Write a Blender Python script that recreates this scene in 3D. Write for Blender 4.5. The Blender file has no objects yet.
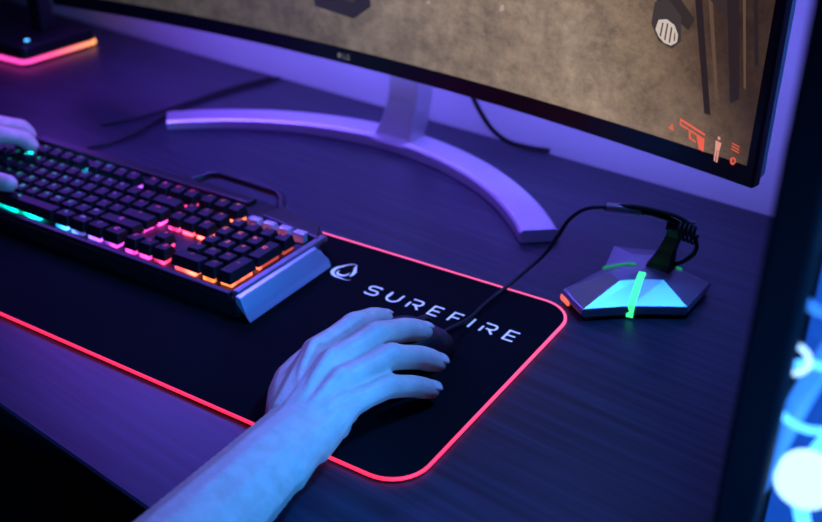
import bpy, bmesh, math, random
from mathutils import Vector, Matrix
random.seed(4)
S = bpy.context.scene
COL = S.collection
TH = math.radians(-6.6)          # desk / wall / monitor yaw relative to the mouse pad
PIV = Vector((-.564, 1.045, 0))

# ------------------------------------------------------------ materials
def mat(name, col=(.5,.5,.5), rough=.5, metal=0., emit=None, es=0., spec=.5, trans=0., sss=0., alpha=1):
    m = bpy.data.materials.new(name); m.use_nodes = True
    b = m.node_tree.nodes['Principled BSDF']
    b.inputs['Base Color'].default_value = (*col, 1)
    b.inputs['Roughness'].default_value = rough
    b.inputs['Metallic'].default_value = metal
    b.inputs['Specular IOR Level'].default_value = spec
    b.inputs['Transmission Weight'].default_value = trans
    b.inputs['Alpha'].default_value = alpha
    if emit:
        b.inputs['Emission Color'].default_value = (*emit, 1)
        b.inputs['Emission Strength'].default_value = es
    if sss:
        b.inputs['Subsurface Weight'].default_value = sss
        b.inputs['Subsurface Radius'].default_value = (.008, .004, .002)
        b.inputs['Subsurface Scale'].default_value = 1.0
    return m

def noise_bump(m, scale=(200,200,200), strength=.2, dist=.001, detail=3, nscale=1.0, colmix=None, coord='Object'):
    nt = m.node_tree; N = nt.nodes; L = nt.links; b = N['Principled BSDF']
    tc = N.new('ShaderNodeTexCoord'); mp = N.new('ShaderNodeMapping'); mp.inputs['Scale'].default_value = scale
    n = N.new('ShaderNodeTexNoise'); n.inputs['Scale'].default_value = nscale; n.inputs['Detail'].default_value = detail
    L.new(tc.outputs[coord], mp.inputs[0]); L.new(mp.outputs[0], n.inputs['Vector'])
    bp = N.new('ShaderNodeBump'); bp.inputs['Strength'].default_value = strength; bp.inputs['Distance'].default_value = dist
    L.new(n.outputs['Fac'], bp.inputs['Height']); L.new(bp.outputs[0], b.inputs['Normal'])
    if colmix:
        r = N.new('ShaderNodeValToRGB'); r.color_ramp.elements[0].position = .35; r.color_ramp.elements[1].position = .68
        r.color_ramp.elements[0].color = (*colmix[0], 1); r.color_ramp.elements[1].color = (*colmix[1], 1)
        L.new(n.outputs['Fac'], r.inputs[0]); L.new(r.outputs[0], b.inputs['Base Color'])
    return m

M_desk = noise_bump(mat('desk_wood', rough=.40, spec=.32), scale=(2.2, 70, 20), strength=.14, dist=.001, detail=8, nscale=2.0,
                    colmix=((.010,.012,.022), (.026,.030,.052)))
M_wall = noise_bump(mat('wall_paint', (.62,.62,.66), .8), scale=(60,60,60), strength=.12)
M_floor = noise_bump(mat('floor_wood', (.05,.04,.035), .5), scale=(2,25,5), strength=.2, colmix=((.03,.022,.018),(.06,.045,.035)))
M_ceil = noise_bump(mat('ceiling_paint', (.4,.4,.42), .9), strength=.05)
M_pad = noise_bump(mat('pad_fabric', (.004,.004,.006), .9, spec=.06), scale=(1500,1500,1500), strength=.3, dist=.0004)
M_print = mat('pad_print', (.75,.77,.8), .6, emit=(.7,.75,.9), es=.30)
M_blk = noise_bump(mat('black_plastic', (.007,.007,.010), .38, spec=.38), scale=(900,900,900), strength=.08, dist=.0003)
M_case = noise_bump(mat('case_steel', (.003,.003,.005), .7, spec=.08), scale=(900,900,900), strength=.08, dist=.0003)
M_cap = noise_bump(mat('keycap_plastic', (.005,.005,.008), .5, spec=.20), scale=(900,900,900), strength=.1, dist=.0003)
M_rubber = mat('cable_rubber', (.006,.006,.009), .5, spec=.3)
M_silver = noise_bump(mat('brushed_silver', (.60,.56,.62), .36, .6), scale=(900,900,900), strength=.1, dist=.0003)
M_gun = noise_bump(mat('gunmetal', (.24,.25,.31), .30, .75), scale=(600,600,600), strength=.08, dist=.0003)
M_side = noise_bump(mat('aluminium_side', (.38,.52,.70), .32, .6), scale=(600,600,600), strength=.06, dist=.0003)
M_bez = mat('bezel_black', (.006,.006,.008), .28)
M_shell = mat('monitor_shell', (.55,.56,.6), .35)
M_green = mat('green_led', (0,.3,.1), emit=(.05,1,.30), es=1.5)
M_greend = mat('green_led_dim', (0,.2,.08), emit=(.03,.8,.25), es=.30)
M_orange = mat('orange_led', (.3,.1,.05), emit=(1,.16,.08), es=1.0)
M_cyan = mat('cyan_led', (0,.1,.3), emit=(.08,.42,1), es=3.4)
M_white = mat('white_blue_led', (.2,.3,.4), emit=(.45,.75,1), es=2.4)
M_pink = mat('pink_glint', (.3,0,.1), emit=(1,.05,.25), es=3.0)  # colour of a red-pink reflection, put in as emission
M_glass = mat('smoked_glass', (.8,.88,1), .03, trans=1.0)
M_nail = mat('fingernail', (.80,.56,.50), .28, sss=.1)
M_mobo = noise_bump(mat('case_interior', (.03,.04,.07), .5, emit=(.01,.10,.6), es=.9), scale=(80,80,80), strength=.3, colmix=((.01,.012,.03),(.05,.08,.2)))  # blue glow of the case lights put into the surface as emission
M_tube = mat('cooling_tube', (.05,.2,.5), .2, emit=(.05,.3,1), es=1.0)
M_shirt = noise_bump(mat('shirt_cotton', (.012,.012,.016), .9), scale=(400,400,400), strength=.3)

M_skin = mat('skin', (.78,.54,.45), .46, sss=.12, spec=.35)
nt = M_skin.node_tree; N = nt.nodes; L = nt.links; b = N['Principled BSDF']
tc = N.new('ShaderNodeTexCoord')
n1 = N.new('ShaderNodeTexNoise'); n1.inputs['Scale'].default_value = 90; n1.inputs['Detail'].default_value = 6
v1 = N.new('ShaderNodeTexVoronoi'); v1.inputs['Scale'].default_value = 900
mx = N.new('ShaderNodeMath'); mx.operation = 'MULTIPLY_ADD'; mx.inputs[1].default_value = .22
L.new(tc.outputs['Object'], n1.inputs['Vector']); L.new(tc.outputs['Object'], v1.inputs['Vector'])
L.new(v1.outputs['Distance'], mx.inputs[0]); L.new(n1.outputs['Fac'], mx.inputs[2])
bp = N.new('ShaderNodeBump'); bp.inputs['Strength'].default_value = .30; bp.inputs['Distance'].default_value = .0018
L.new(mx.outputs[0], bp.inputs['Height']); L.new(bp.outputs[0], b.inputs['Normal'])
r = N.new('ShaderNodeValToRGB'); r.color_ramp.elements[0].color = (.68,.42,.34,1); r.color_ramp.elements[1].color = (.78,.52,.43,1)
r.color_ramp.elements[0].position = .3; r.color_ramp.elements[1].position = .65
L.new(n1.outputs['Fac'], r.inputs[0]); L.new(r.outputs[0], b.inputs['Base Color'])

def ramp_emit(name, axis, lo, hi, stops, strength, flick=None, skew=None, floor=.10):
    m = bpy.data.materials.new(name); m.use_nodes = True
    nt = m.node_tree; N = nt.nodes; L = nt.links; b = N['Principled BSDF']
    b.inputs['Base Color'].default_value = (.02,.02,.02,1)
    tc = N.new('ShaderNodeTexCoord'); sp = N.new('ShaderNodeSeparateXYZ'); mr = N.new('ShaderNodeMapRange')
    mr.inputs['From Min'].default_value = lo; mr.inputs['From Max'].default_value = hi
    L.new(tc.outputs['Object'], sp.inputs[0])
    if skew:
        q = N.new('ShaderNodeMath'); q.operation = 'MULTIPLY_ADD'; q.inputs[1].default_value = skew
        q0 = N.new('ShaderNodeMath'); q0.operation = 'SUBTRACT'; q0.inputs[1].default_value = .55
        L.new(sp.outputs[1], q0.inputs[0]); L.new(q0.outputs[0], q.inputs[0]); L.new(sp.outputs[0], q.inputs[2]); L.new(q.outputs[0], mr.inputs['Value'])
    else:
        L.new(sp.outputs[axis], mr.inputs['Value'])
    r = N.new('ShaderNodeValToRGB'); e = r.color_ramp.elements
    while len(e) > 1: e.remove(e[0])
    e[0].position = stops[0][0]; e[0].color = (*stops[0][1], 1)
    for p, c in stops[1:]:
        k = e.new(p); k.color = (*c, 1)
    L.new(mr.outputs[0], r.inputs[0]); L.new(r.outputs[0], b.inputs['Emission Color'])
    b.inputs['Emission Strength'].default_value = strength
    if flick:
        n = N.new('ShaderNodeTexNoise'); n.inputs['Scale'].default_value = flick; n.inputs['Detail'].default_value = 1
        L.new(tc.outputs['Object'], n.inputs['Vector'])
        m2 = N.new('ShaderNodeMapRange'); m2.inputs['From Min'].default_value = .42; m2.inputs['From Max'].default_value = .68
        m2.inputs['To Min'].default_value = strength*floor; m2.inputs['To Max'].default_value = strength*1.6
        L.new(n.outputs['Fac'], m2.inputs['Value']); L.new(m2.outputs[0], b.inputs['Emission Strength'])
    return m
KSTOPS = [(0,(.05,.3,.9)),(.18,(.0,.6,.6)),(.32,(.0,.75,.5)),(.44,(.02,.35,1)),(.55,(.28,.08,1)),(.65,(.85,.05,.6)),(.76,(1,.04,.14)),(.88,(1,.20,.04)),(1,(1,.12,.08))]
M_kled = ramp_emit('key_backlight', 0, -.955, -.51, KSTOPS, 4.2, 42, .6, .14)
M_kleg = ramp_emit('key_legend', 0, -.955, -.51, KSTOPS, .8, 24, .6, .3)
M_edge = ramp_emit('pad_light_edge', 1, .42, .71, [(0,(1,.02,.07)),(.12,(1,.03,.11)),(1,(1,.10,.28))], 1.7)
M_hsled = ramp_emit('stand_rgb', 1, .90, 1.06, [(0,(.9,.05,.45)),(.4,(1,.08,.25)),(1,(1,.35,.08))], 1.9)

# ------------------------------------------------------------ helpers
def empty(name, loc):
    e = bpy.data.objects.new(name, None); e.location = loc; e.empty_display_size = .05
    COL.objects.link(e); return e
def par(o, p):
    if p:
        o.parent = p; o.matrix_parent_inverse = Matrix.Translation(-Vector(p.location))
def from_bm(name, bm, m, parent=None, smooth=False, bevel=0, seg=2, mats=None):
    bmesh.ops.recalc_face_normals(bm, faces=bm.faces)
    me = bpy.data.meshes.new(name); bm.to_mesh(me); bm.free()
    for x in (mats or [m]): me.materials.append(x)
    if smooth:
        for p in me.polygons: p.use_smooth = True
    o = bpy.data.objects.new(name, me); COL.objects.link(o); par(o, parent)
    if bevel:
        d = o.modifiers.new('bev', 'BEVEL'); d.width = bevel; d.segments = seg; d.limit_method = 'ANGLE'; d.angle_limit = math.radians(35)
    return o
def bm_box(bm, c, s, rz=0, piv=None, mi=0):
    g = bmesh.ops.create_cube(bm, size=1)
    R = Matrix.Rotation(rz, 4, 'Z')
    bmesh.ops.transform(bm, matrix=Matrix.Translation(c) @ R @ Matrix.Diagonal((*s, 1)), verts=g['verts'])
    return g['verts']
def box(name, c, s, m, parent=None, bevel=.001, rz=0):
    bm = bmesh.new(); bm_box(bm, c, s, rz); return from_bm(name, bm, m, parent, bevel=bevel)
def prism(name, pts, z0, z1, m, parent=None, bevel=0, smooth=False):
    bm = bmesh.new()
    a = [bm.verts.new((x, y, z0)) for x, y in pts]
    t = [bm.verts.new((x, y, z1)) for x, y in pts]
    n = len(pts)
    bm.faces.new(a[::-1]); bm.faces.new(t)
    for i in range(n): bm.faces.new((a[i], a[(i+1)%n], t[(i+1)%n], t[i]))
    return from_bm(name, bm, m, parent, bevel=bevel, smooth=smooth)
def tube(name, pts, rad, m, parent=None, cyclic=False, bez=True):
    cu = bpy.data.curves.new(name, 'CURVE'); cu.dimensions = '3D'; cu.bevel_depth = rad; cu.bevel_resolution = 4; cu.use_fill_caps = True
    if bez:
        sp = cu.splines.new('BEZIER'); sp.bezier_points.add(len(pts)-1)
        for p, q in zip(sp.bezier_points, pts):
            p.co = q; p.handle_left_type = p.handle_right_type = 'AUTO'
        sp.resolution_u = 10
    else:
        sp = cu.splines.new('POLY'); sp.points.add(len(pts)-1)
        for p, q in zip(sp.points, pts): p.co = (*q, 1)
    sp.use_cyclic_u = cyclic
    cu.materials.append(m)
    o = bpy.data.objects.new(name, cu); COL.objects.link(o); par(o, parent); return o
def rrect(x0, y0, x1, y1, r, n=8):
    P = []
    for cx, cy, a0 in ((x1-r, y0+r, -90), (x1-r, y1-r, 0), (x0+r, y1-r, 90), (x0+r, y0+r, 180)):
        for i in range(n+1):
            a = math.radians(a0+90*i/n); P.append((cx+r*math.cos(a), cy+r*math.sin(a)))
    return P
def deskbox(name, x0, x1, y0, y1, z0, z1, m, parent=None, bevel=0):
    bm = bmesh.new(); bm_box(bm, ((x0+x1)/2, (y0+y1)/2, (z0+z1)/2), (x1-x0, y1-y0, z1-z0))
    o = from_bm(name, bm, m, None, bevel=bevel)
    o.location = PIV; o.rotation_euler = (0, 0, TH)
    return o

# ------------------------------------------------------------ room
FZ = -.75
deskbox('floor', -2.0, 1.9, -2.8, .1, FZ-.05, FZ, M_floor)
deskbox('wall_back', -2.0, 1.9, .012, .11, FZ, 1.85, M_wall)
deskbox('wall_left', -2.1, -2.0, -2.8, .11, FZ, 1.85, M_wall)
deskbox('wall_right', 1.9, 2.0, -2.8, .11, FZ, 1.85, M_wall)
deskbox('wall_front', -2.0, 1.9, -2.9, -2.8, FZ, 1.85, M_wall)
deskbox('ceiling', -2.1, 2.0, -2.9, .11, 1.85, 1.9, M_ceil)
deskbox('baseboard_back', -2.0, 1.9, 0, .012, FZ, FZ+.08, M_ceil, bevel=.003)

# desk
dk = deskbox('desk', -1.35, 1.0, -.70, .0, -.03, 0, M_desk, bevel=.003)
for i, (x, y) in enumerate(((-1.3,-.64),(.95,-.64),(-1.3,-.06),(.95,-.06))):
    o = deskbox('leg_%d' % (i+1), x-.025, x+.025, y-.025, y+.025, FZ, -.03, M_blk)
    o.parent = dk; o.location = (0,0,0); o.rotation_euler = (0,0,0)

# ------------------------------------------------------------ mouse pad
pad = empty('mouse_pad', (-.61, .568, 0))
X0, X1, Y0, Y1 = -.955, -.279, .4286, .706
prism('cloth_surface', rrect(X0, Y0, X1, Y1, .030), 0.0, .0035, M_pad, pad)
tube('light_edge', [(x, y, .0027) for x, y in rrect(X0, Y0, X1, Y1, .030)], .0014, M_edge, pad, cyclic=True, bez=False)
# lettering built from strokes (wide geometric capitals)
def strokes(name, glyphs, x, y, w, h, gap, th, z, m, parent):
    bm = bmesh.new()
    for g in glyphs:
        ww = w*g[0]
        for st in g[1]:
            pts = [Vector((x+p[0]*ww, y+p[1]*h, 0)) for p in st]
            L_, R_ = [], []
            for i, p in enumerate(pts):
                d0 = (pts[i]-pts[i-1]).normalized() if i else None
                d1 = (pts[i+1]-pts[i]).normalized() if i < len(pts)-1 else None
                d = ((d0 or d1)+(d1 or d0)).normalized(); nn = Vector((-d.y, d.x, 0))
                c = 1/max(.6, nn.dot(Vector((-(d1 or d0).y, (d1 or d0).x, 0))))
                L_.append(bm.verts.new((*(p+nn*th/2*c).xy, z))); R_.append(bm.verts.new((*(p-nn*th/2*c).xy, z)))
            for i in range(len(pts)-1): bm.faces.new((L_[i], L_[i+1], R_[i+1], R_[i]))
        x += ww+gap
    me = bpy.data.meshes.new(name); bm.to_mesh(me); bm.free(); me.materials.append(m)
    o = bpy.data.objects.new(name, me); COL.objects.link(o); par(o, parent)
def arc(cx, cy, rx, ry, a0, a1, n=8):
    return [(cx+rx*math.cos(math.radians(a0+(a1-a0)*i/n)), cy+ry*math.sin(math.radians(a0+(a1-a0)*i/n))) for i in range(n+1)]
gS = (.9, [[(.95,.88),(.8,1),(.3,1)] + arc(.28,.76,.26,.24,90,270,8) + arc(.70,.26,.28,.26,90,-90,8) + [(.2,0),(.02,.12)]])
gU = (.95, [[(.04,1),(.04,.4)] + arc(.5,.4,.46,.40,180,360,10) + [(.96,1)]])
gR = (.92, [[(.04,0),(.04,.62)], [(.04,1),(.6,1)] + arc(.66,.72,.28,.28,90,-90,8) + [(.3,.44)], [(.55,.42),(.96,0)]])
gE = (.75, [[(.95,1),(.06,1)], [(.06,.5),(.85,.5)], [(.06,0),(.95,0)], [(.06,1.06),(.06,-.06)]])
gF = (.75, [[(.95,1),(.06,1),(.06,0)], [(.06,.48),(.82,.48)]])
gI = (.14, [[(.5,0),(.5,1)]])
strokes('lettering', [gS,gU,gR,gE,gF,gI,gR,gE], -.4545, .6290, .0140, .0145, .0096, .0022, .0040, M_print, pad)
# flame emblem
bm = bmesh.new()
cx, cy, q = -.4925, .6500, .0125
def loopband(po, pi):
    n = len(po); A = [bm.verts.new((cx+x*q, cy+y*q, .0040)) for x, y in po]; B = [bm.verts.new((cx+x*q, cy+y*q, .0040)) for x, y in pi]
    for i in range(n-1): bm.faces.new((A[i], A[i+1], B[i+1], B[i]))
out, inn = [], []
for i in range(25):
    a = math.radians(80+250*i/24); k = 1.0+.55*max(0, math.cos((a-math.radians(80))*1.4))**3
    out.append((.95*k*math.cos(a), .95*k*math.sin(a)))
    w = .30*math.sin(math.pi*min(1, (i+.6)/24.6))
    inn.append(((.95-w)*k*math.cos(a)+.02, (.95-w)*k*math.sin(a)))
loopband(out, inn)
out, inn = [], []
for i in range(17):
    a = math.radians(150+250*i/16); w = .26*math.sin(math.pi*(i+.3)/16.6)
    out.append((.1+.52*math.cos(a), -.15+.50*math.sin(a))); inn.append((.1+(.52-w)*math.cos(a), -.15+(.50-w)*math.sin(a)))
loopband(out, inn)
out = [(.25,1.45),(.55,1.0),(.9,.5),(.98,.0),(.85,-.35)]; inn = [(.25,1.45),(.35,.95),(.6,.45),(.72,.05),(.80,-.3)]
loopband(out, inn)
from_bm('emblem', bm, M_print, pad)

# ------------------------------------------------------------ keyboard
kb = empty('keyboard', (-.74, .62, .0035))
KZ = .0035
outline = [(-.982,.533),(-.520,.533),(-.516,.540),(-.518,.648),(-.538,.680),(-.604,.694),(-.612,.701),(-.983,.701),(-.996,.68),(-.996,.545)]
prism('chassis', outline, KZ, .0225, M_blk, kb, bevel=.0025)
def cheek(name, sgn, xb, xt, y0, y1):
    bm = bmesh.new()
    pr = [(xb, KZ+.001), (xb-.003*sgn, .010), (xt, .0262), (xt-.006*sgn, .0268), (xt-.006*sgn, .02)]
    A = [bm.verts.new((x+.001*sgn, y0+.002, z)) for x, z in pr]; B = [bm.verts.new((x-.001*sgn, y1-(.010 if i in(2,3) else 0), z)) for i, (x, z) in enumerate(pr)]
    bm.faces.new(A); bm.faces.new(B[::-1]); n = len(pr)
    for i in range(n): bm.faces.new((A[i], A[(i+1)%n], B[(i+1)%n], B[i]))
    from_bm(name, bm, M_side, kb, bevel=.0008)
cheek('cheek_right', 1, -.506, -.515, .530, .652)
cheek('cheek_left', -1, -1.006, -.995, .530, .656)
# dark top frame rails that surround the keys
box('rail_right', (-.5235,.600,.0258), (.0075,.128,.0060), M_gun, kb, .0015)
box('rail_front', (-.755,.5365,.0240), (.452,.006,.004), M_blk, kb, .001)
hpts = [(-.728,.697,.024),(-.718,.716,.027),(-.706,.720,.028),(-.624,.716,.028),(-.612,.708,.027),(-.600,.692,.024)]
tube('rear_handle', hpts, .0046, M_blk, kb, bez=False)
box('rear_ridge', (-.80,.689,.0245), (.33,.014,.006), M_blk, kb, .002)
prism('corner_shell', [(-.600,.664),(-.522,.652),(-.540,.679),(-.600,.692)], .021, .0300, M_blk, kb, .002)
U = .0187; KX = -.9555; KY = .5525
rowy = [KY, KY+U, KY+2*U, KY+3*U, KY+4*U, KY+5*U+.006]
rows = [[(0,[1.25]*3+[6.25]+[1.25]*4),(15.25,[1]*3)],
        [(0,[2.25]+[1]*10+[2.75]),(16.25,[1]),(18.5,[1]*3)],
        [(0,[1.75]+[1]*11+[2.25]),(18.5,[1]*3)],
        [(0,[1.5]+[1]*12+[1.5]),(15.25,[1]*3),(18.5,[1]*3)],
        [(0,[1]*13+[2]),(15.25,[1]*3),(18.5,[1]*4)],
        [(0,[1]),(2,[1]*4),(6.5,[1]*4),(11,[1]*4),(15.25,[1]*3)]]
caps = bmesh.new(); leds = bmesh.new(); legs = bmesh.new(); silv = bmesh.new()
def cap(bm, cx, cy, w, h, zb=.0268, zt=.0362, tilt=0):
    hw, hh = w/2-.0009, h/2-.0009; tw, tt = hw-.0022, hh-.0024
    v = [bm.verts.new((cx+x, cy+y, z)) for x, y, z in
         ((-hw,-hh,zb),(hw,-hh,zb),(hw,hh,zb),(-hw,hh,zb),(-tw,-tt+.001,zt-tilt),(tw,-tt+.001,zt-tilt),(tw,tt+.001,zt+tilt),(-tw,tt+.001,zt+tilt))]
    for f in ((3,2,1,0),(4,5,6,7),(0,1,5,4),(1,2,6,5),(2,3,7,6),(3,0,4,7)): bm.faces.new([v[i] for i in f])
def legend(cx, cy, zt):
    z = zt+.00025; w = .0008; k = random.randint(0, 4)
    def q(a0, b0, a1, b1):
        legs.faces.new([legs.verts.new((cx+x, cy+y, z)) for x, y in ((a0,b0),(a1,b0),(a1,b1),(a0,b1))])
    s = .0021
    if k in (0, 1, 3): q(-s, -s, -s+w, s)
    if k in (0, 2, 4): q(-s+w, s-w, s, s)
    if k in (1, 2, 3): q(-s+w, -w/2, s-w, w/2)
    if k in (0, 3, 4): q(-s+w, -s, s, -s+w)
    if k in (1, 4): q(s-w, -s+w, s, s-w)
keys = []
for ri, row in enumerate(rows):
    for st, ws in row:
        x = st
        for w in ws:
            keys.append((KX+(x+w/2)*U, rowy[ri], w*U, U, ri)); x += w
keys += [(KX+22*U, rowy[0]+U/2, U, 2*U, 0), (KX+22*U, rowy[2]+U/2, U, 2*U, 2), (KX+19.5*U, rowy[0], 2*U, U, 0), (KX+21*U, rowy[0], U, U, 0)]
for (x, y, w, h, ri) in keys:
    zt = .0355+[.0012,.0002,-.0002,.0004,.0012,.0018][ri]
    cap(caps, x, y, w, h, zt=zt, tilt=[-.0004,0,.0003,.0005,.0008,.001][ri])
    bm_box(leds, (x, y-.0005, .0242), (max(.011, w*.66), h*.74, .0034))
    legend(x-.001, y+.0035, zt+[-.0001,.0001,.0004,.0006,.0008,.001][ri])
for i in range(4): cap(silv, KX+(19+i)*U, rowy[5], U, U*.75, zb=.023, zt=.0310)
from_bm('keycaps', caps, M_cap, kb, bevel=.0007)
from_bm('backlight_leds', leds, M_kled, kb)
from_bm('key_legends', legs, M_kleg, kb)
from_bm('media_keys', silv, M_silver, kb, bevel=.0006)
tube('cable', [(-.93,.70,.012),(-.935,.74,.004),(-.926,.775,.004),(-.938,.854,.0035),(-.946,.937,.0035),(-.935,1.0,.0035),(-.918,1.075,.0035)], .0022, M_rubber, kb)
cb = tube('power_cable', [(-.99,.80,.0035),(-.962,.86,.0035),(-.955,.92,.0035),(-.950,.98,.0035),(-.93,1.07,.0035)], .0020, M_rubber)

# ------------------------------------------------------------ monitor
mon = empty('computer_monitor', (-.655, .93, 0))
MC = Vector((-.655, .881)); MR = 2.6; MT = math.radians(-5.9); HW = .5; MB = .118; MH = .42
def msurf(s, off, z):
    r_ = MR + off; a = s/MR
    lx = r_*math.sin(a); ly = -(MR - r_*math.cos(a))
    c, d = math.cos(MT), math.sin(MT)
    return Vector((MC.x+lx*c-ly*d, MC.y+lx*d+ly*c, z))
def curved_slab(name, s0, s1, z0, z1, o0, o1, m, parent, n=32, bevel=0):
    bm = bmesh.new(); ring = []
    for i in range(n+1):
        s = s0+(s1-s0)*i/n
        ring.append([bm.verts.new(msurf(s, o, z)) for o, z in ((o0,z0),(o1,z0),(o1,z1),(o0,z1))])
    for i in range(n):
        for j in range(4): bm.faces.new((ring[i][j], ring[i+1][j], ring[i+1][(j+1)%4], ring[i][(j+1)%4]))
    bm.faces.new(ring[0]); bm.faces.new(ring[-1][::-1])
    return from_bm(name, bm, m, parent, bevel=bevel)
curved_slab('bezel', -HW, HW, MB, MB+MH, 0, .012, M_bez, mon, bevel=.002)
curved_slab('rear_shell', -HW+.003, HW-.003, MB+.004, MB+MH-.004, .012, .024, M_shell, mon, bevel=.003)
curved_slab('rear_housing', -.22, .22, MB+.06, MB+MH-.08, .024, .05, M_shell, mon, bevel=.006)
SM = bpy.data.materials.new('screen_image'); SM.use_nodes = True
nt = SM.node_tree; N = nt.nodes; L = nt.links; b = N['Principled BSDF']; b.inputs['Base Color'].default_value = (.01,.01,.01,1); b.inputs['Roughness'].default_value = .35
uv = N.new('ShaderNodeUVMap')
def nz(scale, detail, sc=(1,1,1), rough=.55):
    mp = N.new('ShaderNodeMapping'); mp.inputs['Scale'].default_value = sc
    n = N.new('ShaderNodeTexNoise'); n.inputs['Scale'].default_value = scale; n.inputs['Detail'].default_value = detail; n.inputs['Roughness'].default_value = rough
    L.new(uv.outputs[0], mp.inputs[0]); L.new(mp.outputs[0], n.inputs['Vector']); return n
na = nz(22, 10, rough=.85); nb = nz(5.5, 4)
ra = N.new('ShaderNodeValToRGB'); ra.color_ramp.elements[0].position = .36; ra.color_ramp.elements[1].position = .68
ra.color_ramp.elements[0].color = (.135,.105,.085,1); ra.color_ramp.elements[1].color = (.43,.335,.255,1)
L.new(na.outputs['Fac'], ra.inputs[0])
sp = N.new('ShaderNodeSeparateXYZ'); L.new(uv.outputs[0], sp.inputs[0])
ma = N.new('ShaderNodeMath'); ma.operation = 'MULTIPLY_ADD'; ma.inputs[1].default_value = .35; L.new(sp.outputs[1], ma.inputs[0]); L.new(sp.outputs[0], ma.inputs[2])
mb = N.new('ShaderNodeMath'); mb.operation = 'MULTIPLY_ADD'; mb.inputs[1].default_value = .20; L.new(nb.outputs['Fac'], mb.inputs[0]); L.new(ma.outputs[0], mb.inputs[2])
rb = N.new('ShaderNodeValToRGB'); e = rb.color_ramp.elements
e[0].position = .15; e[0].color = (.16,.18,.23,1); e[1].position = 1.0; e[1].color = (.14,.10,.09,1)
for p_, c_ in ((.42,(.32,.34,.38)),(.60,(.72,.72,.73)),(.79,(1.08,1.0,.92)),(.865,(.80,.69,.58)),(.92,(.42,.33,.27)),(.96,(.16,.11,.09))):
    k = e.new(p_); k.color = (*c_, 1)
mr = N.new('ShaderNodeMath'); mr.operation = 'MULTIPLY'; mr.inputs[1].default_value = .85; L.new(mb.outputs[0], mr.inputs[0])
L.new(mr.outputs[0], rb.inputs[0])
mm = N.new('ShaderNodeMix'); mm.data_type = 'RGBA'; mm.blend_type = 'MULTIPLY'; mm.inputs[0].default_value = 1
L.new(ra.outputs[0], mm.inputs[6]); L.new(rb.outputs[0], mm.inputs[7]); L.new(mm.outputs[2], b.inputs['Emission Color'])
# unseen upper part of the picture dimmed to cut its light on the desk
mv = N.new('ShaderNodeMapRange'); mv.inputs['From Min'].default_value = .17; mv.inputs['From Max'].default_value = .26; mv.inputs['To Min'].default_value = 1.0; mv.inputs['To Max'].default_value = .10
L.new(sp.outputs[1], mv.inputs['Value']); L.new(mv.outputs[0], b.inputs['Emission Strength'])
bm = bmesh.new(); uvl = bm.loops.layers.uv.new('UVMap'); n = 40; zs0, zs1 = MB+.019, MB+MH-.009
cols = [[bm.verts.new(msurf(-HW+.008+(2*HW-.016)*i/n, -.0006, z)) for z in (zs0, zs1)] for i in range(n+1)]
for i in range(n):
    f = bm.faces.new((cols[i][0], cols[i+1][0], cols[i+1][1], cols[i][1]))
    for l, (a_, c_) in zip(f.loops, ((i,0),(i+1,0),(i+1,1),(i,1))): l[uvl].uv = (a_/n, c_*.45)
me = bpy.data.meshes.new('screen'); bm.to_mesh(me); bm.free(); me.materials.append(SM)
scr = bpy.data.objects.new('screen', me); COL.objects.link(scr); par(scr, mon)
def flat(name, polys, col, es=1.0, off=-.0012):
    m = mat(name+'_pixels', (.01,.01,.01), .4, emit=col, es=es); bm = bmesh.new()
    for P in polys: bm.faces.new([bm.verts.new(msurf(s, off, z)) for s, z in P])
    me = bpy.data.meshes.new(name); bm.to_mesh(me); bm.free(); me.materials.append(m)
    o = bpy.data.objects.new(name, me); COL.objects.link(o); par(o, mon)
flat('screen_crate', [[(-.04,.178),(.018,.173),(.043,.19),(.04,.23),(-.05,.23)]], (.020,.018,.020))
flat('screen_crate_top', [[(-.02,.195),(.018,.190),(.030,.205),(.02,.23),(-.03,.23)]], (.042,.036,.035), off=-.0016)
flat('screen_pipes', [[(.415,.29),(.422,.29),(.452,.17),(.446,.17)],[(.44,.32),(.452,.32),(.476,.19),(.468,.185)],[(.462,.33),(.466,.33),(.488,.22),(.484,.22)]], (.022,.014,.012))
flat('screen_pipes_light', [[(.428,.29),(.432,.29),(.457,.185),(.454,.185)],[(.455,.32),(.458,.32),(.480,.20),(.478,.20)]], (.12,.065,.04))
flat('screen_dark_beam', [[(.33,.285),(.42,.235),(.425,.245),(.36,.30)],[(.35,.31),(.46,.25),(.46,.27),(.36,.34)]], (.035,.024,.02), off=-.0010)
flat('screen_lamp_body', [[(.384,.234),(.393,.221),(.407,.217),(.415,.225),(.412,.245),(.397,.258),(.385,.252)]], (.05,.038,.034), off=-.0018)
flat('screen_lamp_face', [[(.389,.2300),(.393,.2245),(.399,.2205),(.406,.2195),(.4115,.2235),(.4115,.230),(.407,.237),(.399,.2405),(.391,.2385)]], (.60,.50,.43), off=-.0022)
flat('screen_lamp_slots', [[(.3940,.2255),(.3955,.2250),(.3965,.2370),(.3950,.2370)],[(.3988,.2230),(.4003,.2228),(.4012,.2370),(.3997,.2375)],[(.4036,.2218),(.4051,.2218),(.4055,.2345),(.4040,.2355)],[(.4082,.2235),(.4095,.2245),(.4092,.2300),(.4080,.232)]], (.10,.05,.04), off=-.0025)
flat('screen_debris', [[(.215,.214),(.221,.216),(.22,.221),(.216,.220)],[(.24,.235),(.247,.238),(.25,.236),(.243,.232)],[(.12,.205),(.126,.207),(.124,.210)]], (.42,.34,.27))
gx, gz = .440, .150
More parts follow.
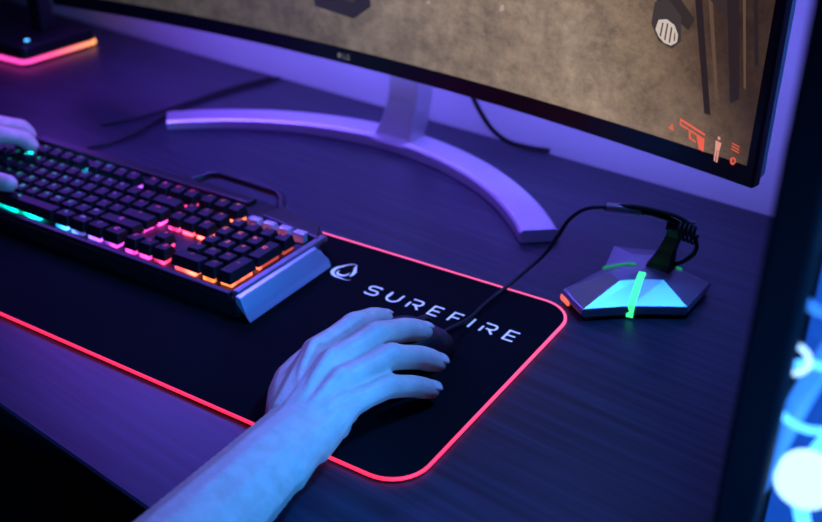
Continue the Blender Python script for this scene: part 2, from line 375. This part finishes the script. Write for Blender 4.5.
flat('hud_gun', [[(gx-.016,gz+.010),(gx+.010,gz+.003),(gx+.010,gz+.001),(gx-.016,gz+.008)],
                 [(gx-.016,gz+.0055),(gx+.010,gz-.0015),(gx+.010,gz-.0030),(gx-.016,gz+.004)],[(gx-.016,gz+.010),(gx-.0145,gz+.0096),(gx-.0145,gz+.0036),(gx-.016,gz+.004)],
                 [(gx+.002,gz-.001),(gx+.010,gz-.003),(gx+.011,gz-.013),(gx+.006,gz-.012)],
                 [(gx-.006,gz+.001),(gx-.004,gz+.0005),(gx-.003,gz-.005),(gx-.005,gz-.005)],[(gx-.005,gz-.004),(gx+.002,gz-.006),(gx+.002,gz-.0075),(gx-.005,gz-.0055)]], (.85,.12,.07), 1.0, -.0016)
flat('hud_marker', [[(.4135,.148),(.4195,.1465),(.417,.1535)]], (.7,.13,.08), 1, -.0016)
fx, fz = .4635, .1435
flat('hud_figure', [[(fx-.0012,fz+.011),(fx+.0012,fz+.0105),(fx+.0012,fz+.008),(fx-.0012,fz+.0085)],
                    [(fx-.003,fz+.007),(fx+.003,fz+.006),(fx+.002,fz-.002),(fx-.002,fz-.0015)],
                    [(fx-.002,fz-.0015),(fx-.0003,fz-.002),(fx-.0004,fz-.0115),(fx-.0018,fz-.011)],
                    [(fx+.0003,fz-.002),(fx+.002,fz-.0022),(fx+.0018,fz-.012),(fx+.0004,fz-.0118)]], (.75,.30,.24), 1, -.0016)
flat('hud_icons', [[(.476,.147),(.4835,.1455),(.4835,.1465),(.476,.148)],[(.476,.1495),(.4835,.148),(.4835,.149),(.476,.1505)],[(.476,.152),(.4835,.1505),(.4835,.1515),(.476,.153)],
                   [(.4785,.141),(.4815,.1405),(.4825,.1375),(.4805,.134),(.4775,.1345),(.4765,.1385)]], (.75,.10,.06), 1, -.0016)
flat('hud_icon_hole', [[(.479,.1395),(.481,.1392),(.4812,.1365),(.479,.1363)]], (.10,.05,.04), 1, -.002)
z_ = MB+.0062
flat('bezel_logo', [[(-.006+.0030*math.cos(a), z_+.003+.0030*math.sin(a)) for a in [i*math.pi/6 for i in range(12)]],
                    [(.000,z_),(.001,z_),(.001,z_+.006),(.000,z_+.006)],[(.001,z_),(.004,z_),(.004,z_+.001),(.001,z_+.001)],
                    [(.0055,z_),(.0065,z_),(.0065,z_+.006),(.0055,z_+.006)],[(.0065,z_+.005),(.0095,z_+.005),(.0095,z_+.006),(.0065,z_+.006)],[(.0065,z_),(.0095,z_),(.0095,z_+.001),(.0065,z_+.001)],[(.0085,z_+.001),(.0095,z_+.001),(.0095,z_+.0032),(.0085,z_+.0032)]], (.13,.12,.16), 1, -.0008)
# arc foot
bm = bmesh.new(); FC = Vector((-.662, .573)); FR = .379; A0, A1 = -43, 50.5; ring = []; n = 48
for i in range(n+1):
    a = math.radians(A0+(A1-A0)*i/n); t = abs(2*i/n-1)
    hw_ = .0200; zt = .0125+.004*(1-t)
    d = Vector((math.sin(a), math.cos(a)))
    prf = ((-hw_,.0),(hw_,.0),(hw_,zt*.75),(hw_-.003,zt),(-hw_+.003,zt),(-hw_,zt*.75))
    ring.append([bm.verts.new((FC.x+d.x*(FR+o), FC.y+d.y*(FR+o), z+.0006)) for o, z in prf])
for i in range(n):
    for j in range(6): bm.faces.new((ring[i][j], ring[i+1][j], ring[i+1][(j+1)%6], ring[i][(j+1)%6]))
bm.faces.new(ring[0]); bm.faces.new(ring[-1][::-1])
from_bm('arc_foot', bm, M_silver, mon, bevel=.0008)
# polished end cap of the foot
a = math.radians(A1+.15); d = Vector((math.sin(a), math.cos(a))); tn = Vector((math.cos(a), -math.sin(a)))
bm = bmesh.new()
P = [Vector((FC.x+d.x*(FR+o), FC.y+d.y*(FR+o), z+.0008)) for o, z in ((-.0195,.0),(.0195,.0),(.0195,.0095),(.0168,.0125),(-.0168,.0125),(-.0195,.0095))]
A = [bm.verts.new(p-Vector((tn.x,tn.y,0))*.001) for p in P]; B = [bm.verts.new(p+Vector((tn.x,tn.y,0))*(.004 if p.z < .006 else .0015)) for p in P]
bm.faces.new(A); bm.faces.new(B[::-1])
for i in range(6): bm.faces.new((A[i], A[(i+1)%6], B[(i+1)%6], B[i]))
from_bm('foot_end_cap', bm, M_side, mon, bevel=.0004)
bm = bmesh.new(); ring = []
for z, w, d, dx, dy in ((.010,.030,.020,-.002,-.008),(.02,.027,.020,.002,-.003),(.035,.024,.020,.006,.001),(.06,.0225,.020,.009,.006),(.12,.0225,.020,.013,.011),(.26,.0225,.020,.016,.011)):
    c = Vector((-.628+dx, .957+dy)); ring.append([bm.verts.new((c.x+x, c.y+y-.1*x, z)) for x, y in rrect(-w, -d, w, d, .004, 4)])
k = len(ring[0])
for i in range(len(ring)-1):
    for j in range(k): bm.faces.new((ring[i][j], ring[i][(j+1)%k], ring[i+1][(j+1)%k], ring[i+1][j]))
bm.faces.new(ring[0][::-1]); bm.faces.new(ring[-1])
from_bm('neck', bm, M_silver, mon, smooth=False)
tube('monitor_cable', [(-.56,.965,.20),(-.555,.985,.10),(-.540,1.0,.045),(-.515,1.015,.012),(-.49,1.025,.0045),(-.46,1.03,.004)], .0030, M_rubber, mon)
M_strip = mat('bias_strip', (.1,.1,.2), emit=(.20,.20,1), es=42)
curved_slab('bias_light_strip', -.46, .46, MB+.030, MB+.038, .0245, .0265, M_strip, mon)

# ------------------------------------------------------------ headphone stand (upper left)
hs = empty('headphone_stand', (-1.34, .98, 0))
prism('base', rrect(-1.42,.912,-1.280,1.055,.012,5), .010, .030, M_blk, hs, bevel=.003)
prism('rgb_ring', rrect(-1.422,.910,-1.278,1.057,.013,5), .005, .010, M_hsled, hs)
prism('foot_pad', rrect(-1.415,.917,-1.285,1.050,.012,5), .0005, .005, M_blk, hs)
box('post', (-1.345,1.005,.15), (.032,.026,.245), M_blk, hs, .005)
tube('hanger', [(-1.345,1.005,.27),(-1.345,.995,.283),(-1.345,.96,.288),(-1.345,.925,.285),(-1.345,.915,.295)], .011, M_blk, hs)
bm = bmesh.new(); bmesh.ops.create_cone(bm, cap_ends=True, segments=16, radius1=.0035, radius2=.0035, depth=.001, matrix=Matrix.Translation((-1.31,.945,.0306)))
from_bm('status_led', bm, M_cyan, hs)

# ------------------------------------------------------------ mouse bungee
bg = empty('mouse_bungee', (-.243, .768, 0))
O = [(-.270,.694),(-.236,.722),(-.193,.748),(-.190,.803),(-.222,.812),(-.252,.838),(-.294,.824),(-.284,.775),(-.300,.718)]
CB = Vector((-.243,.770)); bm = bmesh.new()
def ringv(sc, z, notch=1): 
    return [bm.verts.new((CB.x+(x-CB.x)*sc*(notch if i in (1,4,7) else 1), CB.y+(y-CB.y)*sc*(notch if i in (1,4,7) else 1), z)) for i, (x, y) in enumerate(O)]
R0 = ringv(.93, .001); R1 = ringv(1, .0075); R2 = ringv(.97, .012); R3 = ringv(.42, .0250, .95)
for A, B in ((R0,R1),(R1,R2),(R2,R3)):
    for i in range(9): bm.faces.new((A[i], A[(i+1)%9], B[(i+1)%9], B[i]))
bm.faces.new(R0[::-1]); c = bm.verts.new((CB.x, CB.y, .0270))
for i in range(9): bm.faces.new((R3[i], R3[(i+1)%9], c))
from_bm('base', bm, M_gun, bg, bevel=.0006)
for i, mm_, nm in ((1, M_green, 'front_light_slot'), (4, M_greend, 'light_slot_2'), (7, M_greend, 'light_slot_3')):
    bm = bmesh.new()
    x, y = O[i]; d = Vector((x-CB.x, y-CB.y)); p = Vector((-d.y, d.x)).normalized()*(.0030 if i == 1 else .0012)
    a = CB+d*.22; e_ = CB+d*1.0
    sec = [(a, .0278), (CB+d*.42, .0262), (e_, .0136), (e_+d*.012, .004)]
    T0 = [bm.verts.new((*(v-p), z)) for v, z in sec]; T1 = [bm.verts.new((*(v+p), z)) for v, z in sec]
    B0 = [bm.verts.new((*(v-p), z-.006 if k_ < 3 else .002)) for k_, (v, z) in enumerate(sec)]; B1 = [bm.verts.new((*(v+p), z-.006 if k_ < 3 else .002)) for k_, (v, z) in enumerate(sec)]
    for k_ in range(3):
        bm.faces.new((T0[k_],T0[k_+1],T1[k_+1],T1[k_])); bm.faces.new((B0[k_],B1[k_],B1[k_+1],B0[k_+1]))
        bm.faces.new((T0[k_],B0[k_],B0[k_+1],T0[k_+1])); bm.faces.new((T1[k_],T1[k_+1],B1[k_+1],B1[k_]))
    bm.faces.new((T0[0],T1[0],B1[0],B0[0])); bm.faces.new((T0[3],B0[3],B1[3],T1[3]))
    from_bm(nm, bm, mm_, bg)
box('orange_accent', (-.2935,.713,.0055), (.014,.0025,.005), M_orange, bg, .0005, rz=math.radians(-38))
def loft(name, secs, m, parent, bevel=.0008):
    bm = bmesh.new(); ring = []
    for (x, y, z, w, d, rz) in secs:
        R = Matrix.Rotation(math.radians(rz), 2)
        ring.append([bm.verts.new((x+(R@Vector(q_)).x, y+(R@Vector(q_)).y, z)) for q_ in ((-w,-d),(w,-d),(w*1.15,0),(w,d),(-w,d),(-w*1.15,0))])
    for i in range(len(ring)-1):
        for j in range(6): bm.faces.new((ring[i][j], ring[i][(j+1)%6], ring[i+1][(j+1)%6], ring[i+1][j]))
    bm.faces.new(ring[0][::-1]); bm.faces.new(ring[-1])
    return from_bm(name, bm, m, parent, bevel=bevel)
loft('post', [(-.235,.784,.020,.013,.012,0),(-.232,.784,.031,.0095,.009,0),(-.2285,.783,.045,.0070,.0065,0),(-.224,.782,.060,.0065,.0055,0),(-.221,.781,.068,.0075,.006,0)], M_blk, bg)
tube('hinge_barrel', [(-.231,.7775,.0715),(-.208,.7835,.0700)], .0062, M_blk, bg)
tube('arm', [(-.218,.778,.0735),(-.238,.772,.0800),(-.258,.766,.0815),(-.283,.760,.0805)], .0028, M_blk, bg)
tube('arm_sleeve', [(-.252,.768,.0815),(-.268,.7635,.0815),(-.281,.7605,.0806)], .0046, M_gun, bg)
hel = []
for i in range(64):
    a = i/64*2*math.pi*4; t = i/64
    hel.append((-.214+.014*t-.004, .773+.0075*math.cos(a)+.004*t, .071+.0075*math.sin(a)-.004*t))
tube('coil', hel, .0013, M_rubber, bg, bez=False)
tube('tail_cable', [(-.205,.776,.067),(-.202,.777,.055),(-.210,.781,.040),(-.222,.786,.028),(-.226,.79,.022)], .0020, M_rubber, bg)

# ------------------------------------------------------------ mouse
ms = empty('computer_mouse', (-.366, .545, .0035))
AX = math.radians(-12.2); mc_ = Vector((-.3655,.543))
def m2w(x, y, z):
    c, s = math.cos(AX), math.sin(AX); return (mc_.x+x*c-y*s, mc_.y+x*s+y*c, z)
bm = bmesh.new(); nu, nv = 30, 14; rings = []
for i in range(nu+1):
    t = i/nu; y = -.052+.112*t
    e_ = max(.02, 1-abs(2*t-1)**3.2)**.5
    w = (.0325-.0035*math.sin(math.pi*t)**2)*e_*(1 if t < .5 else 1-.04*t)
    h = (.012+.0220*math.sin(math.pi*(.08+.80*t))**.9)*max(.25, e_)
    rr = []
    for j in range(nv+1):
        a = math.pi*j/nv; cx_ = math.cos(a); sz = math.sin(a)
        rr.append(bm.verts.new(m2w(w*math.copysign(abs(cx_)**.55, cx_), y, .0045+h*abs(sz)**.6)))
    rings.append(rr)
for i in range(nu):
    for j in range(nv): bm.faces.new((rings[i][j], rings[i][j+1], rings[i+1][j+1], rings[i+1][j]))
    bm.faces.new((rings[i][0], rings[i+1][0], rings[i+1][nv], rings[i][nv]))
bm.faces.new(rings[0]); bm.faces.new(rings[-1][::-1])
from_bm('shell', bm, M_blk, ms, smooth=True)
bm = bmesh.new(); bmesh.ops.create_cone(bm, cap_ends=True, segments=24, radius1=.010, radius2=.010, depth=.007,
    matrix=Matrix.Translation(m2w(0,.034,.027)) @ Matrix.Rotation(AX,4,'Z') @ Matrix.Rotation(math.pi/2,4,'Y'))
from_bm('scroll_wheel', bm, M_rubber, ms, bevel=.001)
tube('cable', [m2w(0,.050,.012), m2w(0,.064,.011), (-.349,.640,.0062),(-.3495,.668,.0062),(-.346,.693,.009),(-.338,.717,.018),(-.327,.738,.032),(-.3175,.745,.052),(-.3095,.748,.068),(-.297,.752,.079),(-.281,.7605,.0815),(-.258,.764,.0865),(-.238,.770,.0850),(-.218,.776,.0800),(-.205,.778,.072)], .0019, M_rubber, ms)

# ------------------------------------------------------------ person (arms and hands)
pr = empty('person', (-.6, .1, 0))
def blob(name, chains, voxel, m, parent, it=7):
    bm = bmesh.new()
    for ch in chains:
        for (p, q_) in zip(ch[:-1], ch[1:]):
            p = list(p)+[1]*(5-len(p)); q_ = list(q_)+[1]*(5-len(q_))
            d = (Vector(p[:3])-Vector(q_[:3])).length
            k = max(2, int(d/(min(p[3], q_[3])*.22))+1)
            for i in range(k+1):
                t = i/k; v = [p[j]*(1-t)+q_[j]*t for j in range(5)]
                bmesh.ops.create_icosphere(bm, subdivisions=2, radius=v[3], matrix=Matrix.Translation(v[:3]) @ Matrix.Diagonal((1,1,v[4],1)))
    me = bpy.data.meshes.new(name); bm.to_mesh(me); bm.free()
    o = bpy.data.objects.new(name, me); COL.objects.link(o)
    d = o.modifiers.new('r', 'REMESH'); d.mode = 'VOXEL'; d.voxel_size = voxel; d.use_smooth_shade = True
    s = o.modifiers.new('s', 'SMOOTH'); s.factor = .5; s.iterations = it
    bpy.context.view_layer.update(); dg = bpy.context.evaluated_depsgraph_get()
    me2 = bpy.data.meshes.new_from_object(o.evaluated_get(dg)); bpy.data.objects.remove(o)
    for p in me2.polygons: p.use_smooth = True
    me2.materials.clear(); me2.materials.append(m)
    o = bpy.data.objects.new(name, me2); COL.objects.link(o); par(o, parent); return o
def finger(mcp, pip, dip, tip, s=1.0):
    def mid(a, b, r): return tuple((a[i]+b[i])/2 for i in range(3))+(r,)
    m_, p, d, t = mcp, pip, dip, tip
    return [m_, mid(m_, p, (m_[3]*.44+p[3]*.47)), p, mid(p, d, p[3]*.92), d, mid(d, t, d[3]*1.0), t]
def knuckle(j, up=.0022, k=.80):   # small dorsal bump over a joint
    return [(j[0]-.001, j[1]-.002, j[2]+up, j[3]*k), (j[0]+.001, j[1]+.002, j[2]+up, j[3]*k)]
idx = finger((-.394,.484,.042,.0124),(-.3885,.525,.0460,.0108),(-.3865,.547,.0410,.0097),(-.3860,.561,.0340,.0085))
mid_ = finger((-.371,.475,.046,.0128),(-.360,.515,.0520,.0111),(-.3525,.543,.0445,.0100),(-.348,.560,.0355,.0087))
rng = finger((-.354,.462,.043,.0123),(-.3405,.503,.0465,.0106),(-.3310,.530,.0340,.0096),(-.3255,.545,.0230,.0084))
pnk = finger((-.342,.449,.036,.0114),(-.331,.484,.035,.0096),(-.3220,.505,.0260,.0087),(-.3155,.520,.0165,.0076))
thb = [(-.378,.428,.027,.017),(-.392,.446,.026,.0160),(-.403,.463,.025,.0140),(-.4095,.482,.023,.0120),(-.4120,.499,.0215,.0118),(-.4115,.513,.020,.0108),(-.4095,.525,.019,.0090)]
pal = [[(-.371,.420,.031,.0165),(-.384,.455,.037,.0138),(-.394,.484,.042,.0124)],
       [(-.361,.417,.033,.0170),(-.367,.447,.040,.0142),(-.371,.475,.046,.0128)],
       [(-.351,.413,.032,.0170),(-.353,.439,.038,.0142),(-.354,.462,.043,.0123)],
       [(-.342,.409,.029,.0160),(-.342,.430,.033,.0147),(-.342,.449,.036,.0114)],
       [(-.394,.482,.037,.012),(-.371,.473,.039,.012),(-.354,.460,.037,.012),(-.342,.447,.032,.011)],
       [(-.384,.452,.029,.014),(-.366,.449,.031,.015),(-.346,.437,.027,.015)],
       [(-.392,.446,.028,.014),(-.392,.466,.033,.013),(-.394,.482,.038,.012)]]
tend = [[(-.3665,.424,.0452,.0036),(-.384,.455,.0481,.0040),(-.3935,.480,.0515,.0048)],
        [(-.3605,.424,.0470,.0036),(-.367,.447,.0516,.0042),(-.371,.472,.0560,.0050)],
        [(-.3530,.421,.0462,.0036),(-.353,.439,.0497,.0042),(-.354,.459,.0525,.0048)],
        [(-.3460,.418,.0430,.0032),(-.343,.430,.0455,.0036),(-.342,.446,.0450,.0042)]]
kn = [knuckle(f[0], .0026, .78) for f in (idx, mid_, rng, pnk)] + [knuckle(f[2], .0012, .9) for f in (idx, mid_, rng, pnk)]
arm = [[(-.357,.422,.030,.0275,.72),(-.355,.404,.030,.0275,.78),(-.350,.370,.033,.0285,.84),(-.340,.302,.038,.0315,.90),(-.325,.225,.044,.0385,.92),(-.312,.16,.046,.043,.95),(-.306,.125,.05,.042,1)],
       [(-.306,.125,.05,.042,1),(-.33,.07,.14,.047,1),(-.36,.03,.21,.052,1)],
       [(-.345,.412,.031,.0175),(-.341,.395,.0335,.0165),(-.338,.375,.033,.018)]]
blob('right_arm_and_hand', pal+[idx, mid_, rng, pnk, thb]+tend+kn+arm, .0013, M_skin, pr, 6)
def nail(tipc, dipc, up=(0,0,1), w=.0058, l=.0060, parent=pr, name='nail'):
    t = Vector(tipc[:3]); d = (t-Vector(dipc[:3])).normalized(); u = Vector(up); u = (u-d*u.dot(d)).normalized(); s = d.cross(u)
    c0 = t+d*(tipc[3]*.15); bm = bmesh.new(); nx, ny = 6, 6; g = []
    R = tipc[3]*1.0
    for j in range(ny+1):
        row = []
        for i in range(nx+1):
            a = (i/nx*2-1); bb = (j/ny*2-1); ww = w*math.sqrt(max(.2, 1-max(0, abs(bb)-.4)**2*1.6))
            off = R*math.sqrt(max(.05, 1-(a*ww/R)**2))*(1-.12*max(0, bb)**2)-.0001
            row.append(bm.verts.new(c0+s*a*ww+d*bb*l+u*off))
        g.append(row)
    for j in range(ny):
        for i in range(nx): bm.faces.new((g[j][i], g[j][i+1], g[j+1][i+1], g[j+1][i]))
    o = from_bm(name, bm, M_nail, parent, smooth=True); sd = o.modifiers.new('t','SOLIDIFY'); sd.thickness = .0006
nail(idx[-1], idx[-3], (-.1,.2,1), name='nail_index'); nail(mid_[-1], mid_[-3], (.1,.2,1), name='nail_middle')
nail(rng[-1], rng[-3], (.45,.1,1), name='nail_ring'); nail(pnk[-1], pnk[-3], (.5,.1,1), .0050, .0054, name='nail_little')
nail(thb[-1], thb[-3], (-.9,0,.5), .006, .0065, name='nail_thumb')
li = finger((-.943,.580,.058,.0122),(-.925,.612,.064,.0104),(-.914,.630,.056,.0094),(-.909,.637,.0465,.0082))
lm = finger((-.962,.588,.059,.0125),(-.949,.628,.066,.0106),(-.941,.650,.057,.0095),(-.938,.657,.0465,.0082))
lr = finger((-.981,.582,.057,.0120),(-.973,.618,.064,.0102),(-.968,.638,.055,.0092),(-.966,.645,.0455,.0080))
lp = finger((-.999,.570,.052,.0108),(-.999,.600,.058,.0092),(-.998,.616,.050,.0083),(-.997,.622,.0440,.0073))
lt = [(-.968,.522,.050,.017),(-.935,.530,.050,.014),(-.895,.538,.050,.012),(-.868,.547,.049,.0110),(-.842,.555,.0465,.0092)]
lpal = [[(-.972,.512,.048,.016),(-.955,.55,.054,.014),li[0]],[(-.980,.510,.049,.017),(-.970,.55,.055,.014),lm[0]],[(-.989,.508,.048,.016),(-.985,.548,.053,.014),lr[0]],
        [(-.997,.506,.045,.015),(-.998,.542,.049,.013),lp[0]],[li[0],lm[0],lr[0],lp[0]]]
larm = [[(-.983,.512,.046,.0265,.72),(-.985,.49,.045,.0265,.78),(-.975,.42,.043,.029,.88),(-.96,.33,.044,.036,.92),(-.94,.23,.047,.043,.95),(-.935,.19,.05,.043,1)],[(-.935,.19,.05,.043,1),(-.90,.11,.13,.047,1),(-.86,.05,.21,.052,1)]]
blob('left_arm_and_hand', lpal+[li, lm, lr, lp, lt]+larm, .0018, M_skin, pr)
for nm, a, b_ in (('sleeve_right', (-.334,.065,.15), (-.375,.005,.26)), ('sleeve_left', (-.898,.105,.14), (-.85,.03,.26))):
    tube(nm, [a, b_], .060, M_shirt, pr)

# ------------------------------------------------------------ PC case at the right, close to the camera
pc = empty('computer_case', (.05, .53, 0))
cx0, cx1, cy0, cy1, cz1 = -.063, .17, .334, .74, .49
pw = .017
for nm, (x, y) in {'post_front_left':(cx0+pw/2,cy0+pw/2),'post_front_right':(cx1-pw/2,cy0+pw/2),'post_rear_left':(cx0+pw/2,cy1-pw/2),'post_rear_right':(cx1-pw/2,cy1-pw/2)}.items():
    box(nm, (x, y, cz1/2+.006), (pw, pw, cz1-.02), M_case, pc, .002)
box('top_panel', ((cx0+cx1)/2,(cy0+cy1)/2,cz1-.006), (cx1-cx0,cy1-cy0,.018), M_case, pc, .003)
box('bottom_panel', ((cx0+cx1)/2,(cy0+cy1)/2,.02), (cx1-cx0,cy1-cy0,.02), M_case, pc, .003)
for i, (x, y) in enumerate(((cx0+.03,cy0+.03),(cx1-.03,cy0+.03),(cx0+.03,cy1-.03),(cx1-.03,cy1-.03))):
    box('foot_%d' % i, (x, y, .005), (.025,.025,.010), M_rubber, pc, .002)
box('glass_front', ((cx0+cx1)/2, cy0+.006, cz1/2+.008), (cx1-cx0-2*pw, .003, cz1-.05), M_glass, pc, 0)
box('side_left', (cx0+.002, (cy0+cy1)/2, cz1/2+.006), (.003, cy1-cy0-2*pw, cz1-.04), M_case, pc, 0)
box('side_right', (cx1-.002, (cy0+cy1)/2, cz1/2+.006), (.003, cy1-cy0-2*pw, cz1-.04), M_case, pc, 0)
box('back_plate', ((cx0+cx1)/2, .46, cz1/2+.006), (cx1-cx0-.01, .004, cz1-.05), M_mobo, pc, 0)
def torus(name, c, R, r_, m, parent, n=48):
    tube(name, [(c[0]+R*math.cos(i/n*2*math.pi), c[1], c[2]+R*math.sin(i/n*2*math.pi)) for i in range(n)], r_, m, parent, cyclic=True, bez=False)
for k, z in enumerate((.165,.30,.42)):
    torus('fan_ring_%d' % k, (.022,.375,z), .058, .0035, M_cyan, pc)
    torus('fan_inner_ring_%d' % k, (.022,.378,z), .047, .0016, M_white, pc)
    bm = bmesh.new()
    for i in range(9):
        a = i/9*2*math.pi
        v = [bm.verts.new((.022+rr*math.cos(a+da), .38+dy, z+rr*math.sin(a+da))) for rr, da, dy in ((.014,0,-.006),(.055,.25,-.008),(.055,.75,.008),(.014,.5,.006))]
        bm.faces.new(v)
    bmesh.ops.create_cone(bm, cap_ends=True, segments=24, radius1=.017, radius2=.017, depth=.014, matrix=Matrix.Translation((.022,.38,z)) @ Matrix.Rotation(math.pi/2,4,'X'))
    from_bm('fan_blades_%d' % k, bm, M_blk, pc)
bm = bmesh.new(); bmesh.ops.create_cone(bm, cap_ends=True, segments=32, radius1=.012, radius2=.012, depth=.012, matrix=Matrix.Translation((-.0335,.36,.178)) @ Matrix.Rotation(math.pi/2,4,'X'))
from_bm('pump_cap', bm, M_white, pc, bevel=.002)
torus('fitting_ring', (-.049,.36,.233), .0065, .0012, M_white, pc)
torus('fitting_ring_large', (-.040,.372,.21), .016, .0018, M_cyan, pc)
tube('coolant_tube', [(-.060,.385,.12),(-.045,.385,.20),(-.030,.39,.26),(-.03,.40,.33)], .005, M_tube, pc)
tube('coolant_tube_2', [(-.057,.37,.262),(-.046,.37,.252),(-.03,.38,.25)], .0022, M_tube, pc)
tube('pink_reflection', [(-.056,.37,.288),(-.046,.37,.297)], .0015, M_pink, pc)  # small glowing rod put in for a red-pink reflection

# ------------------------------------------------------------ lights
def area(name, loc, tgt, size, col, W, sy=None, spread=None):
    l = bpy.data.lights.new(name, 'AREA'); l.energy = W; l.color = col; l.size = size
    if sy: l.shape = 'RECTANGLE'; l.size_y = sy
    if spread: l.spread = math.radians(spread)
    o = bpy.data.objects.new(name, l); COL.objects.link(o); o.location = loc
    o.rotation_euler = (Vector(tgt)-Vector(loc)).to_track_quat('-Z', 'Y').to_euler(); return o
area('blue_key_lamp', (-.02,.80,.85), (-.37,.43,.03), .10, (.025,.25,1), 2.1, spread=75)
area('blue_side_lamp', (.35,.10,.34), (-.50,.62,.02), .10, (.025,.28,1), 1.0, spread=50)
area('violet_lamp', (-1.30,.98,.45), (-.95,.88,0), .2, (.25,.07,1), 1.6, spread=110)
area('wall_wash_lamp', (-.45,.985,.60), (-.35,1.06,.08), .9, (.22,.19,1), 3.0, .03)
area('desk_glow_fill', (-.62,.985,.34), (-.55,.93,.0), .8, (.16,.09,1), 8.0, .03)  # added light, stands in for wall glow reflected on the desk
l = bpy.data.lights.new('case_glow', 'POINT'); l.color = (.06,.3,1); l.energy = .8; l.shadow_soft_size = .02
o = bpy.data.objects.new('case_glow', l); COL.objects.link(o); o.location = (-.02,.40,.42)

w = bpy.data.worlds.new('World'); S.world = w; w.use_nodes = True
w.node_tree.nodes['Background'].inputs[0].default_value = (.02,.025,.08,1); w.node_tree.nodes['Background'].inputs[1].default_value = .5

# ------------------------------------------------------------ camera
cam = bpy.data.cameras.new('Camera'); cam.sensor_width = 36; cam.sensor_fit = 'HORIZONTAL'; cam.lens = 987/822*36
cam.clip_start = .01
co = bpy.data.objects.new('Camera', cam); COL.objects.link(co); co.location = (0,0,.455)
co.rotation_euler = (math.radians(61.61), 0, math.radians(32.65))
cam.dof.use_dof = True; cam.dof.focus_distance = .74; cam.dof.aperture_fstop = 5.6
S.camera = co
S.view_settings.view_transform = 'Standard'; S.view_settings.look = 'None'

for o in list(COL.objects):
    if o.parent is None: o.location.z += .75
